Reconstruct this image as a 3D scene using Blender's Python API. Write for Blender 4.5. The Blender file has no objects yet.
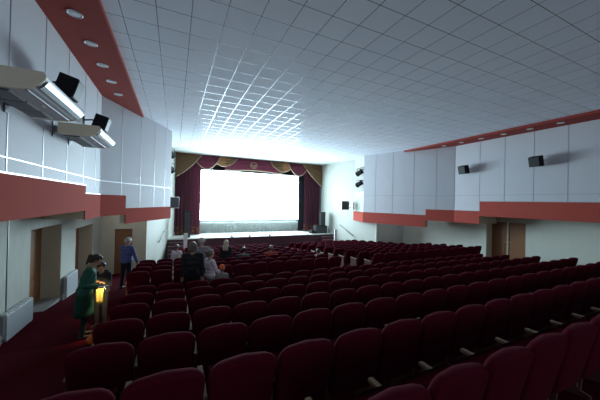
import bpy, bmesh, math, random
import numpy as np
from mathutils import Vector, Matrix, Euler

random.seed(7)
rng = np.random.default_rng(5)
PI = math.pi
C = bpy.context.scene.collection
scene = bpy.context.scene

# ------------------------------------------------------------------ camera, world, exposure
Z0 = 4.0                                    # eye height above the lowest floor of the hall
cam_d = bpy.data.cameras.new('camera')
cam_d.sensor_width = 36.0
cam_d.lens = 270 * 36.0 / 600.0
cam_d.clip_start = 0.05
cam = bpy.data.objects.new('camera', cam_d)
C.objects.link(cam)
YAW, PITCH, ROLL = map(math.radians, (24.9, 0.4, 1.3))
cam.matrix_world = (Matrix.Translation((0, 0, Z0)) @ Matrix.Rotation(-YAW, 4, 'Z')
                    @ Matrix.Rotation(PI / 2 + PITCH, 4, 'X') @ Matrix.Rotation(ROLL, 4, 'Z'))
scene.camera = cam

world = bpy.data.worlds.new('world')
scene.world = world
world.use_nodes = True
world.node_tree.nodes['Background'].inputs[0].default_value = (0.74, 0.86, 1.0, 1)
world.node_tree.nodes['Background'].inputs[1].default_value = 1.2

scene.view_settings.view_transform = 'Standard'
scene.view_settings.look = 'None'
scene.view_settings.gamma = 1.0
scene.view_settings.use_curve_mapping = False
scene.view_settings.exposure = 0.22
SCREEN_STRENGTH = 22.0
scene.cycles.max_bounces = 16
scene.cycles.diffuse_bounces = 12

# ------------------------------------------------------------------ materials
def new_mat(name):
    m = bpy.data.materials.new(name)
    m.use_nodes = True
    nt = m.node_tree
    return m, nt, nt.nodes['Principled BSDF']

def mat(name, col, rough=0.6, metal=0.0, var=0.0, scale=20.0, bump=0.0, sheen=0.0, spec=0.5, stretch=None):
    m, nt, b = new_mat(name)
    b.inputs['Base Color'].default_value = (*col, 1)
    b.inputs['Roughness'].default_value = rough
    b.inputs['Metallic'].default_value = metal
    b.inputs['Specular IOR Level'].default_value = spec
    if sheen:
        b.inputs['Sheen Weight'].default_value = sheen
        b.inputs['Sheen Roughness'].default_value = 0.4
    if var or bump:
        tc = nt.nodes.new('ShaderNodeTexCoord')
        nz = nt.nodes.new('ShaderNodeTexNoise')
        nz.inputs['Scale'].default_value = scale
        nz.inputs['Detail'].default_value = 4
        src = tc.outputs['Object']
        if stretch:
            mp = nt.nodes.new('ShaderNodeMapping')
            mp.inputs['Scale'].default_value = stretch
            nt.links.new(src, mp.inputs['Vector'])
            src = mp.outputs['Vector']
        nt.links.new(src, nz.inputs['Vector'])
        if var:
            mix = nt.nodes.new('ShaderNodeMix')
            mix.data_type = 'RGBA'
            mix.inputs['A'].default_value = (*[c * (1 - var) for c in col], 1)
            mix.inputs['B'].default_value = (*[min(1, c * (1 + var)) for c in col], 1)
            nt.links.new(nz.outputs['Fac'], mix.inputs['Factor'])
            nt.links.new(mix.outputs['Result'], b.inputs['Base Color'])
        if bump:
            bp = nt.nodes.new('ShaderNodeBump')
            bp.inputs['Strength'].default_value = bump
            bp.inputs['Distance'].default_value = 0.01
            nt.links.new(nz.outputs['Fac'], bp.inputs['Height'])
            nt.links.new(bp.outputs['Normal'], b.inputs['Normal'])
    return m

def emit(name, col, s):
    m, nt, b = new_mat(name)
    b.inputs['Base Color'].default_value = (*col, 1)
    b.inputs['Emission Color'].default_value = (*col, 1)
    b.inputs['Emission Strength'].default_value = s
    return m

def ceiling_material():
    """white mineral tiles in a glossy metal T-bar grid"""
    m, nt, b = new_mat('ceiling_tiles')
    N, L = nt.nodes, nt.links
    tc = N.new('ShaderNodeTexCoord')
    sp = N.new('ShaderNodeSeparateXYZ')
    L.new(tc.outputs['Object'], sp.inputs[0])
    def math_(op, a, v=None, w=None):
        n = N.new('ShaderNodeMath'); n.operation = op
        for i, x in enumerate((a, v, w)):
            if x is None: continue
            if isinstance(x, (int, float)): n.inputs[i].default_value = x
            else: L.new(x, n.inputs[i])
        return n.outputs[0]
    ux = math_('DIVIDE', math_('ADD', sp.outputs[0], 1.494 + 0.5647 * 40), 0.5647)
    uy = math_('DIVIDE', math_('ADD', sp.outputs[1], -5.2566 + 0.579 * 60), 0.579)
    fx, fy = math_('FRACT', ux), math_('FRACT', uy)
    w = 0.012
    def line(f):
        return math_('GREATER_THAN', math_('ABSOLUTE', math_('SUBTRACT', f, 0.5)), 0.5 - w)
    ln = math_('MAXIMUM', line(fx), line(fy))
    cell = N.new('ShaderNodeTexWhiteNoise'); cell.noise_dimensions = '2D'
    cv = N.new('ShaderNodeCombineXYZ')
    L.new(math_('FLOOR', ux), cv.inputs[0]); L.new(math_('FLOOR', uy), cv.inputs[1])
    L.new(cv.outputs[0], cell.inputs['Vector'])
    mix = N.new('ShaderNodeMix'); mix.data_type = 'RGBA'
    mix.inputs['A'].default_value = (0.84, 0.88, 0.96, 1)
    mix.inputs['B'].default_value = (0.88, 0.92, 0.99, 1)
    L.new(cell.outputs['Value'], mix.inputs['Factor'])
    L.new(mix.outputs['Result'], b.inputs['Base Color'])
    b.inputs['Roughness'].default_value = 0.9
    b.inputs['Specular IOR Level'].default_value = 0.2
    g = N.new('ShaderNodeBsdfPrincipled')
    g.inputs['Base Color'].default_value = (0.27, 0.29, 0.32, 1)
    g.inputs['Metallic'].default_value = 0.6
    g.inputs['Roughness'].default_value = 0.22
    ms = N.new('ShaderNodeMixShader')
    L.new(ln, ms.inputs[0]); L.new(b.outputs[0], ms.inputs[1]); L.new(g.outputs[0], ms.inputs[2])
    L.new(ms.outputs[0], N['Material Output'].inputs[0])
    return m

def drape_material():
    """maroon velvet with a gold patterned border along its lower hem"""
    m, nt, b = new_mat('drape_with_border')
    N, L = nt.nodes, nt.links
    tc = N.new('ShaderNodeTexCoord'); sp = N.new('ShaderNodeSeparateXYZ')
    L.new(tc.outputs['Object'], sp.inputs[0])
    vr = N.new('ShaderNodeTexVoronoi'); vr.inputs['Scale'].default_value = 5.5
    L.new(tc.outputs['Object'], vr.inputs['Vector'])
    lt = N.new('ShaderNodeMath'); lt.operation = 'LESS_THAN'; lt.inputs[1].default_value = 0.48
    L.new(vr.outputs['Distance'], lt.inputs[0])
    zl = N.new('ShaderNodeMath'); zl.operation = 'LESS_THAN'; zl.inputs[1].default_value = 0.62
    L.new(sp.outputs[2], zl.inputs[0])
    mu = N.new('ShaderNodeMath'); mu.operation = 'MULTIPLY'
    L.new(lt.outputs[0], mu.inputs[0]); L.new(zl.outputs[0], mu.inputs[1])
    mix = N.new('ShaderNodeMix'); mix.data_type = 'RGBA'
    mix.inputs['A'].default_value = (0.10, 0.016, 0.036, 1)
    mix.inputs['B'].default_value = (0.22, 0.10, 0.045, 1)
    L.new(mu.outputs[0], mix.inputs['Factor']); L.new(mix.outputs['Result'], b.inputs['Base Color'])
    b.inputs['Roughness'].default_value = 0.85
    b.inputs['Sheen Weight'].default_value = 0.3
    return m

M = dict(
    ceiling=ceiling_material(),
    plaster=mat('white_plaster', (0.66, 0.68, 0.67), 0.7, var=0.03, scale=3),
    splay=mat('cream_paint', (0.45, 0.46, 0.41), 0.6, var=0.03, scale=2),
    lower=mat('beige_textured_wall', (0.50, 0.51, 0.45), 0.8, var=0.12, scale=9, bump=0.25, stretch=(1, 1, 0.25)),
    beige=mat('beige_paint', (0.66, 0.60, 0.44), 0.7, var=0.05, scale=5),
    panel=mat('lilac_grey_panel', (0.58, 0.58, 0.62), 0.6, var=0.02, scale=1.5),
    joint=mat('aluminium_joint', (0.50, 0.52, 0.55), 0.42, metal=0.8),
    band=mat('red_band', (0.42, 0.085, 0.066), 0.9, var=0.07, scale=6, stretch=(1, 4, 0.3), spec=0.08),
    soffit=mat('red_soffit', (0.32, 0.056, 0.046), 0.8, var=0.04, scale=3, spec=0.15),
    carpet=mat('maroon_carpet', (0.060, 0.0045, 0.010), 0.95, var=0.25, scale=60, bump=0.4, spec=0.02),
    seat=mat('maroon_velour', (0.088, 0.0062, 0.0165), 0.95, var=0.10, scale=40, sheen=0.02, spec=0.03),
        sidepanel=mat('seat_side_laminate', (0.15, 0.062, 0.056), 0.8, sheen=0.2, spec=0.2),
    wood=mat('beech_armrest', (0.30, 0.205, 0.12), 0.5, var=0.15, scale=12, stretch=(8, 1, 8)),
    steel=mat('grey_steel', (0.25, 0.25, 0.26), 0.45, metal=0.8),
    door=mat('brown_door', (0.27, 0.115, 0.042), 0.45, var=0.15, scale=5, stretch=(6, 6, 0.4)),
    brass=mat('brass', (0.75, 0.55, 0.25), 0.3, metal=1.0),
    stage=mat('pale_stage_floor', (0.50, 0.51, 0.46), 0.45, var=0.05, scale=4),
    stagefront=mat('dark_stage_front', (0.065, 0.022, 0.030), 0.7, var=0.1, scale=4),
    drape=drape_material(),
    maroon=mat('maroon_valance', (0.12, 0.026, 0.048), 0.85, var=0.08, scale=5, sheen=0.3),
    gold=mat('old_gold_satin', (0.24, 0.135, 0.065), 0.7, var=0.10, scale=5, sheen=0.2),
    goldtrim=mat('gold_fringe', (0.36, 0.26, 0.17), 0.8, var=0.2, scale=60),
    blackcloth=mat('black_masking_cloth', (0.020, 0.022, 0.028), 0.9),
    whitecloth=mat('off_white_drape', (0.50, 0.52, 0.50), 0.8, var=0.04, scale=6),
    screen=mat('screen_fabric', (0.80, 0.84, 0.88), 0.8),
    image=emit('projected_white', (0.67, 0.885, 1.0), SCREEN_STRENGTH),
    black=mat('black_plastic', (0.009, 0.009, 0.011), 0.75, spec=0.2),
    grille=mat('dark_grille', (0.035, 0.037, 0.04), 0.55, var=0.4, scale=120),
    thresh=mat('grey_threshold', (0.24, 0.24, 0.235), 0.7, var=0.1), white=mat('white_enamel', (0.72, 0.74, 0.74), 0.35),
    radiator=mat('shaded_radiator_enamel', (0.44, 0.47, 0.49), 0.4),  # white enamel greyed: shade on the panels, below lit fins, is in the colour
    acend=mat('cream_plastic', (0.84, 0.76, 0.58), 0.45),
    acshell=mat('silver_casing', (0.60, 0.61, 0.64), 0.55, metal=0.2, spec=0.3),
    acgrille=mat('grey_intake_grille', (0.16, 0.165, 0.175), 0.5, var=0.1, scale=20),
    lens=mat('frosted_lens', (0.82, 0.83, 0.85), 0.4),
    skin=mat('skin', (0.52, 0.31, 0.22), 0.55, var=0.05, scale=20),
    eye=mat('eye_white', (0.7, 0.7, 0.7), 0.2), lip=mat('lips', (0.36, 0.12, 0.10), 0.5),
    greencoat=mat('dark_green_wool', (0.018, 0.105, 0.075), 0.9, var=0.1, scale=40),
    darkcloth=mat('dark_trousers', (0.018, 0.020, 0.026), 0.9),
    blackcoat=mat('black_coat', (0.016, 0.018, 0.022), 0.9),
    shoe=mat('black_shoe', (0.012, 0.012, 0.012), 0.5),
    blueshirt=mat('blue_shirt', (0.085, 0.11, 0.29), 0.8, var=0.08, scale=20),
    greyhair=mat('white_grey_hair', (0.50, 0.50, 0.48), 0.6, var=0.15, scale=60),
    ashhair=mat('ash_brown_hair', (0.17, 0.14, 0.115), 0.55, var=0.2, scale=60),
    blondhair=mat('blonde_hair', (0.50, 0.42, 0.30), 0.5, var=0.15, scale=60),
    brownhair=mat('dark_brown_hair', (0.028, 0.017, 0.012), 0.5, var=0.2, scale=60),
    teal=mat('grey_teal_jacket', (0.045, 0.075, 0.08), 0.85, var=0.1, scale=20),
    whitetop=mat('white_cotton', (0.78, 0.80, 0.82), 0.85, var=0.05, scale=20),
    lilac=mat('lilac_cotton', (0.70, 0.64, 0.72), 0.85, var=0.05, scale=20),
    redtop=mat('red_knit', (0.45, 0.05, 0.035), 0.9, var=0.1, scale=40),
    orange=mat('orange_red_felt', (0.95, 0.14, 0.035), 0.85, var=0.1, scale=40),
    plaid=mat('grey_plaid', (0.25, 0.24, 0.27), 0.85, var=0.5, scale=30),
    greyjkt=mat('grey_jacket', (0.26, 0.26, 0.24), 0.85, var=0.1, scale=20),
    yellow=mat('yellow_paper', (0.90, 0.68, 0.20), 0.7),
    orangebag=mat('orange_plastic', (0.85, 0.16, 0.03), 0.5, var=0.1, scale=20),
    torch=emit('phone_torch', (1.0, 0.82, 0.42), 30.0),
)

# ------------------------------------------------------------------ helpers
def add_box(bm, x0, x1, y0, y1, z0, z1, mtx=None):
    vs = [bm.verts.new(Vector(p) if mtx is None else mtx @ Vector(p)) for p in
          ((x0, y0, z0), (x1, y0, z0), (x1, y1, z0), (x0, y1, z0), (x0, y0, z1), (x1, y0, z1), (x1, y1, z1), (x0, y1, z1))]
    for f in ((0, 3, 2, 1), (4, 5, 6, 7), (0, 1, 5, 4), (1, 2, 6, 5), (2, 3, 7, 6), (3, 0, 4, 7)):
        bm.faces.new([vs[i] for i in f])

def add_prism(bm, pts, z0, z1):
    """vertical prism over an xy polygon"""
    lo = [bm.verts.new((x, y, z0)) for x, y in pts]
    hi = [bm.verts.new((x, y, z1)) for x, y in pts]
    n = len(pts)
    bm.faces.new(lo[::-1]); bm.faces.new(hi)
    for i in range(n):
        bm.faces.new((lo[i], lo[(i + 1) % n], hi[(i + 1) % n], hi[i]))

def add_profile(bm, prof, axis_len0, axis_len1):
    """profile of (x, z) points extruded along y"""
    a = [bm.verts.new((x, axis_len0, z)) for x, z in prof]
    b = [bm.verts.new((x, axis_len1, z)) for x, z in prof]
    n = len(prof)
    bm.faces.new(a); bm.faces.new(b[::-1])
    for i in range(n):
        bm.faces.new((a[i], b[i], b[(i + 1) % n], a[(i + 1) % n]))

def add_tube(bm, pts, r, n=8):
    pts = [Vector(p) for p in pts]
    rings = []
    for i, p in enumerate(pts):
        d = (pts[min(i + 1, len(pts) - 1)] - pts[max(i - 1, 0)]).normalized()
        u = d.orthogonal().normalized() if i == 0 else (rings_u - d * rings_u.dot(d)).normalized()
        rings_u = u
        v = d.cross(u)
        rings.append([bm.verts.new(p + (u * math.cos(2 * PI * k / n) + v * math.sin(2 * PI * k / n)) * r) for k in range(n)])
    for a, b in zip(rings, rings[1:]):
        for k in range(n):
            bm.faces.new((a[k], a[(k + 1) % n], b[(k + 1) % n], b[k]))
    bm.faces.new(rings[0][::-1]); bm.faces.new(rings[-1])

def add_lathe(bm, prof, c, n=24, axis='Z'):
    """(r, h) profile turned round an axis through c"""
    rings = []
    for r, h in prof:
        ring = []
        for k in range(n):
            a = 2 * PI * k / n
            if axis == 'Z': p = (c[0] + r * math.cos(a), c[1] + r * math.sin(a), c[2] + h)
            elif axis == 'Y': p = (c[0] + r * math.cos(a), c[1] + h, c[2] - r * math.sin(a))
            else: p = (c[0] + h, c[1] + r * math.cos(a), c[2] + r * math.sin(a))
            ring.append(bm.verts.new(p))
        rings.append(ring)
    for a, b in zip(rings, rings[1:]):
        for k in range(n):
            bm.faces.new((a[k], a[(k + 1) % n], b[(k + 1) % n], b[k]))
    bm.faces.new(rings[0][::-1]); bm.faces.new(rings[-1])

def mesh_of(name, bm, smooth=False, bevel=0.0):
    if bevel:
        bmesh.ops.bevel(bm, geom=[e for e in bm.edges], offset=bevel, segments=2, affect='EDGES', profile=0.5)
    bmesh.ops.recalc_face_normals(bm, faces=bm.faces)
    me = bpy.data.meshes.new(name)
    bm.to_mesh(me); bm.free()
    if smooth:
        for p in me.polygons: p.use_smooth = True
    return me

def obj(name, bm, m, parent=None, smooth=False, bevel=0.0, loc=None):
    me = bm if isinstance(bm, bpy.types.Mesh) else mesh_of(name, bm, smooth, bevel)
    if m is not None and not me.materials:
        me.materials.append(m)
    o = bpy.data.objects.new(name, me)
    C.objects.link(o)
    if parent is not None: o.parent = parent
    if loc is not None: o.location = loc
    return o

def struct(name, bm, m, parent=None, **k):
    o = obj(name, bm, m, parent, **k)
    if parent is None: o['kind'] = 'structure'
    return o

def tag(o, label, cat, group=None, kind=None):
    o['label'] = label; o['category'] = cat
    if group: o['group'] = group
    if kind: o['kind'] = kind
    return o

def thing(name, label, cat, loc=(0, 0, 0), rz=0.0, group=None):
    o = bpy.data.objects.new(name, None)
    o.empty_display_size = 0.1
    C.objects.link(o)
    o.location = loc; o.rotation_euler = (0, 0, rz)
    return tag(o, label, cat, group)

def copy_tree(o, parent=None):
    c = o.copy(); C.objects.link(c)
    if parent is not None: c.parent = parent
    for ch in list(o.children): copy_tree(ch, c)
    return c

def B(*boxes):
    bm = bmesh.new()
    for b in boxes: add_box(bm, *b)
    return bm

def P(pts, z0, z1):
    bm = bmesh.new(); add_prism(bm, pts, z0, z1); return bm

# ------------------------------------------------------------------ the hall
RAKE = [(-3.0, -1.34), (3.85, -2.436), (6.55, -2.814), (8.0, -2.84), (17.0, -3.706), (24.0, -3.707)]
def floor_z(y):
    """raked floor, falling toward the stage"""
    for (y0, z0), (y1, z1) in zip(RAKE, RAKE[1:]):
        if y < y1: return Z0 + z0 + (z1 - z0) * max(0.0, y - y0) / (y1 - y0)
    return Z0 + RAKE[-1][1]

XL, XR = -2.98, 15.02        # lower side walls
UL, UR = -2.15, 13.70        # overhanging upper walls
CEIL = Z0 + 3.30
YB = -9.0
SL = [(-1.18, 14.8), (0.0, 20.85)]      # splay wall beside the stage, radiator side
SR = [(12.62, 14.6), (11.75, 20.85)]    # splay wall beside the stage, double-door side
YCL, YCR = 10.35, 9.7      # where the upper walls turn inwards
def ul(y): return UL + 0.467 * (y - YCL)
def ur(y): return UR - 0.353 * (y - 9.7)

bm = bmesh.new()
ys = [YB, -3, 0, 2, 3.85, 6.55, 8, 10, 12, 14, 16, 17, 19.2, 23.2]
for y0, y1 in zip(ys, ys[1:]):
    z0, z1 = floor_z(y0 + 1e-6), floor_z(y1)
    vs = [bm.verts.new(p) for p in ((-4.2, y0, z0), (16.2, y0, z0), (16.2, y1, z1), (-4.2, y1, z1))]
    bm.faces.new(vs)
bmesh.ops.remove_doubles(bm, verts=bm.verts, dist=0.001)
struct('floor', bm, M['carpet'])

struct('ceiling', P([(-3.2, YB), (15.2, YB), (15.2, 18.75), (-3.2, 18.75)], CEIL, CEIL + 0.12), M['ceiling'])
struct('ceiling_plaster_margin', P([(-1.6, 18.75), (13.4, 18.75), (13.4, 20.95), (-1.6, 20.95)], CEIL - 0.012, CEIL + 0.12), M['plaster'])
# the rear wall: solid below, above it an unseen gallery opening, added for dim fill light
struct('wall_back', B((-4.2, 16.2, YB - 0.15, YB, Z0 - 3.2, Z0 + 0.5)), M['plaster'])
bm = bmesh.new()
for k in range(9):
    x = -2.2 + 2.0 * k
    add_box(bm, x - 0.06, x + 0.06, YB - 0.13, YB - 0.03, Z0 + 0.5, CEIL)
add_box(bm, -4.2, 16.2, YB - 0.12, YB - 0.04, CEIL - 0.08, CEIL)
struct('added_gallery_frame', bm, M['white'])

# lower side walls with door recesses
ZL = Z0 - 4.2
bm = bmesh.new()
r1, r2 = (8.24, 10.12), (11.38, 13.47)
T = 0.62
for y0, y1 in ((YB, r1[0]), (r1[1], r2[0]), (r2[1], 14.95)):
    add_box(bm, XL - T, XL, y0, y1, ZL, Z0 - 0.2)
add_box(bm, XL - T, XL, r1[0], r1[1], Z0 - 0.79, Z0 - 0.2)
add_box(bm, XL - T, XL, r2[0], r2[1], Z0 - 1.07, Z0 - 0.2)
struct('wall_left', bm, M['lower'])
# reveals of the recesses
bm = B((XL - 0.44, XL - 0.005, r1[1] - 0.012, r1[1] - 0.001, ZL, Z0 - 0.79), (XL - 0.44, XL - 0.005, r2[1] - 0.012, r2[1] - 0.001, ZL, Z0 - 1.07))
struct('trim_1', bm, M['beige'])

def door_leaf(name, x, y0, y1, z0, z1, side, handle_y):
    """a door leaf in a side wall; side = +1 when the room lies toward +x"""
    bm = B((x - 0.04, x, y0, y1, z0, z1))
    s = side
    w = y1 - y0
    for a, b in ((z0 + 0.18, z0 + 0.85), (z0 + 1.0, z1 - 0.15)):       # raised fields
        add_box(bm, x if s > 0 else x - 0.055, x + 0.015 if s > 0 else x - 0.04, y0 + 0.14, y1 - 0.14, a, b)
    d = struct(name, bm, M['door'])
    h = bmesh.new()
    hx = x + 0.05 * s if s > 0 else x - 0.09
    add_tube(h, [(x if s > 0 else x - 0.04, handle_y, z0 + 1.02), (hx, handle_y, z0 + 1.02), (hx, handle_y + 0.1, z0 + 1.02)], 0.011)
    add_lathe(h, [(0.028, 0), (0.028, 0.008)], ((x if s > 0 else x - 0.048), handle_y, z0 + 1.02), 12, 'X')
    obj('door_handle', h, M['brass'], d)
    return d
door_leaf('door_1', XL - 0.44, r1[0] + 0.01, r1[1] - 0.02, floor_z(9.2) - 0.15, Z0 - 0.79, 1, r1[0] + 0.2)
door_leaf('door_2', XL - 0.44, r2[0] + 0.01, r2[1] - 0.02, floor_z(12.4) - 0.15, Z0 - 1.07, 1, r2[0] + 0.2)
# low thresholds inside the recesses
struct('floor_threshold', B((XL - 0.5, XL + 0.02, r1[0], r1[1], ZL, floor_z(9.2) + 0.02)), M['thresh'])
struct('floor_threshold', B((XL - 0.5, XL + 0.02, r2[0], r2[1], ZL, floor_z(12.4) + 0.02)), M['thresh'])
# plinth along the wall, following the rake
bm = bmesh.new()
for y0, y1 in ((-3, 3.85), (3.85, 6.55), (6.55, 8.0), (8.0, r1[0]), (r1[1], r2[0]), (r2[1], 14.8)):
    za, zb = floor_z(y0 + 1e-4), floor_z(y1 - 1e-4)
    vs = [bm.verts.new(p) for p in ((XL, y0, za - .05), (XL + .07, y0, za - .05), (XL + .07, y0, za + .09), (XL, y0, za + .09),
                                    (XL, y1, zb - .05), (XL + .07, y1, zb - .05), (XL + .07, y1, zb + .09), (XL, y1, zb + .09))]
    for f in ((0, 1, 2, 3), (7, 6, 5, 4), (0, 4, 5, 1), (1, 5, 6, 2), (2, 6, 7, 3), (3, 7, 4, 0)):
        bm.faces.new([vs[i] for i in f])
struct('baseboard_left', bm, M['lower'])

# the cross wall at the end of the aisle, with its brown door
bm = bmesh.new()
add_box(bm, XL - T, -2.45, 14.8, 14.95, ZL, Z0 + 0.2)
add_box(bm, -2.45, -1.76, 14.8, 14.95, Z0 - 1.44, Z0 + 0.2)
add_box(bm, -1.76, -1.178, 14.8, 14.955, ZL, Z0 + 0.2)
struct('wall_aisle_end', bm, M['beige'])
d = struct('door_3', B((-2.45, -1.76, 14.84, 14.9, floor_z(14.8), Z0 - 1.44), (-2.33, -1.88, 14.825, 14.84, floor_z(14.8) + .2, floor_z(14.8) + .85), (-2.33, -1.88, 14.825, 14.84, floor_z(14.8) + 1.0, Z0 - 1.6)), M['door'])
h = bmesh.new(); add_tube(h, [(-1.86, 14.84, floor_z(14.8) + 1), (-1.86, 14.79, floor_z(14.8) + 1), (-1.96, 14.79, floor_z(14.8) + 1)], 0.011)
obj('door_handle', h, M['brass'], d)
struct('trim_2', B((-2.53, -2.45, 14.78, 14.8, ZL, Z0 - 1.38), (-2.45, -1.68, 14.78, 14.8, Z0 - 1.44, Z0 - 1.38), (-1.76, -1.68, 14.78, 14.8, ZL, Z0 - 1.44)), M['beige'])

bm = bmesh.new()
q = (7.05, 8.82)
for y0, y1 in ((YB, q[0]), (q[1], 14.75)):
    add_box(bm, XR, XR + T, y0, y1, ZL, Z0 - 0.2)
add_box(bm, XR, XR + T, q[0], q[1], Z0 - 0.79, Z0 - 0.2)
M['rwall'] = mat('pale_green_wall', (0.66, 0.68, 0.60), 0.75, var=0.05, scale=6, bump=0.1, stretch=(1, 1, 0.3))
struct('wall_right', bm, M['rwall'])
struct('trim_3', B((XR + 0.005, XR + 0.48, q[1] - 0.012, q[1] - 0.001, ZL, Z0 - 0.79)), M['beige'])
mid = (q[0] + 0.2 + q[1]) / 2
door_leaf('door_4', XR + 0.52, q[0], mid - 0.004, floor_z(7.9), Z0 - 0.79, -1, mid - 0.1)
door_leaf('door_5', XR + 0.52, mid + 0.004, q[1] - 0.013, floor_z(7.9), Z0 - 0.79, -1, mid + 0.06)
struct('trim_4', B((XR + 0.44, XR + 0.479, mid - 0.03, mid + 0.03, floor_z(7.9), Z0 - 0.79)), M['beige'])
struct('wall_aisle_end', B((SR[0][0] - 0.002, XR + T, 14.6, 14.755, ZL, Z0 + 0.2)), M['lower'])

def splay(name, pts, s):
    (x0, y0), (x1, y1) = pts
    struct(name, P([(x0, y0), (x1, y1), (x1 + s * 0.2, y1), (x0 + s * 0.2, y0)], ZL, CEIL), M['splay'])
splay('wall_stage_left', [(SL[0][0] + 0.002, SL[0][1] + 0.155), SL[1]], -1)
splay('wall_stage_right', [(SR[0][0] - 0.002, SR[0][1] + 0.155), SR[1]], 1)

# overhanging upper walls: near, step and angled sections, lined with panels above a red band
def upper_wall(side, name, near_top, near_bot, mid_top, mid_bot, far_top, far_bot, ystep, yfar, yend, joints):
    u = ul if side < 0 else ur
    x = UL if side < 0 else UR
    xb = XL - 0.1 if side < 0 else XR + 0.1
    yc = YCL if side < 0 else YCR
    s = side                                              # outward direction in x
    secs = [([(x, YB), (x, ystep), (xb, ystep), (xb, YB)], near_bot, near_top),
            ([(x, ystep), (x, yc), (xb, yc), (xb, ystep)], mid_bot, mid_top),
            ([(x, yc), (u(yfar), yfar), (xb, yfar), (xb, yc)], mid_bot, mid_top)]
    for pts, zb, zt in secs:
        struct(name, P(pts, Z0 + zt, CEIL), M['panel'])
    wall = [(u(yfar), yfar), (u(yend), yend), (u(yend) + s * 0.14, yend + 0.05), (u(yfar) + s * 0.14, yfar)]
    struct(name, P(wall, Z0 + far_top, CEIL), M['panel'])
    bm = bmesh.new()
    e = 0.03 * -s
    band = [([(x + e, YB), (x + e, ystep), (x, ystep), (x, YB)], near_bot, near_top),
            ([(x + e, ystep), (x + e, yc), (x, yc), (x, ystep)], mid_bot, mid_top),
            ([(x + e, yc), (u(yfar) + e, yfar), (u(yfar), yfar), (x, yc)], mid_bot, mid_top),
            ([(u(yfar) + e, yfar), (u(yend) + e, yend), (u(yend), yend), (u(yfar), yfar)], far_bot, far_top)]
    for pts, zb, zt in band:
        add_prism(bm, pts, Z0 + zb, Z0 + zt)
    struct('trim_band', bm, M['band'])
    # underside behind the band
    bm = bmesh.new()
    for (pts, zb, zt) in secs:
        q = pts
        add_prism(bm, q, Z0 + zb + 0.02, Z0 + zt)
    add_prism(bm, wall, Z0 + far_bot + 0.02, Z0 + far_top)
    struct('ceiling_overhang', bm, M['beige'])
    # aluminium joint strips
    bm = bmesh.new()
    zj = Z0 + 0.53
    t = 0.009
    f = -s * 0.006
    for y in joints[0]:
        add_box(bm, min(x, x + f), max(x, x + f), y - t, y + t, Z0 + near_top, Z0 + 3.2)
    add_box(bm, min(x, x + f), max(x, x + f), YB, yc, zj - t, zj + t)
    add_box(bm, min(x + e, x + e * .2), max(x + e, x + e * .2), YB, ystep, Z0 + near_top, Z0 + near_top + 0.024)
    add_box(bm, min(x + e, x + e * .2), max(x + e, x + e * .2), ystep, yc, Z0 + mid_top, Z0 + mid_top + 0.022)
    def ang(y0, y1, z0, z1, off=f):
        add_prism(bm, [(u(y0) + off, y0), (u(y1) + off, y1), (u(y1), y1), (u(y0), y0)], z0, z1)
    for y in joints[1]:
        ang(y - t, y + t, Z0 + (mid_top if y < yfar else far_top), CEIL)
    ang(yc, yend, zj - t, zj + t)
    struct('trim_joint', bm, M['joint'] if side < 0 else M['joint2'])
    return u(yend), yend

M['joint2'] = mat('grey_joint', (0.40, 0.41, 0.46), 0.5)
upper_wall(-1, 'wall_left_upper', 0.30, -0.36, 0.09, -0.60, -0.37, -0.93, 8.8, 11.48, 14.55,
           ([1.65, 2.82, 3.98, 5.16, 6.3, 7.46, 8.65, 9.8], [10.37, 11.27, 12.29, 13.2, 14.0]))
upper_wall(1, 'wall_right_upper', 0.22, -0.50, -0.26, -0.90, -0.60, -1.30, 8.37, 11.1, 15.05,
           ([2.8, 3.95, 5.09, 6.18, 7.29, 8.4], [9.72, 10.6, 11.8, 13.06, 14.2]))

# flank of the right overhang beside the stage, with its open niche for spotlights
xe = ur(15.05)
flank = [(xe, 15.05), (12.36, 16.9), (12.75, 16.9), (12.75, 14.62), (xe + 0.14, 14.75)]
bm = bmesh.new()
add_prism(bm, flank, Z0 - 0.60, Z0 + 0.84)
add_prism(bm, flank, Z0 + 2.55, CEIL - 0.001)
struct('wall_flank_right', bm, M['splay'])
struct('trim_band', P([(xe - 0.02, 15.04), (12.33, 16.92), (12.75, 16.92), (12.75, 14.62), (xe + 0.14, 14.72)], Z0 - 1.30, Z0 - 0.601), M['band'])
xl = ul(14.55)
flankl = [(xl, 14.55), (-0.66, 17.0), (-1.2, 17.0), (-1.2, 14.82), (xl - 0.16, 14.3)]
bm = bmesh.new()
add_prism(bm, flankl, Z0 - 0.37, Z0 + 0.9)
add_prism(bm, flankl, Z0 + 2.75, CEIL - 0.001)
struct('wall_flank_left', bm, M['splay'])
struct('trim_band', P([(xl + 0.02, 14.54), (-0.63, 17.02), (-1.2, 17.02), (-1.2, 14.82), (xl - 0.16, 14.28)], Z0 - 0.93, Z0 - 0.371), M['band'])

# red soffits under the ceiling with a pale fascia edge
struct('ceiling_soffit_left', P([(UL - .02, YB), (-1.2, YB), (-1.2, 12.38), (UL - .02, 10.3)], Z0 + 3.2, CEIL + 0.01), M['soffit'])
struct('ceiling_soffit_right', P([(UR + .02, YB), (12.74, YB), (12.74, 12.4), (UR + .02, 9.65)], Z0 + 3.2, CEIL + 0.01), M['soffit'])

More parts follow.
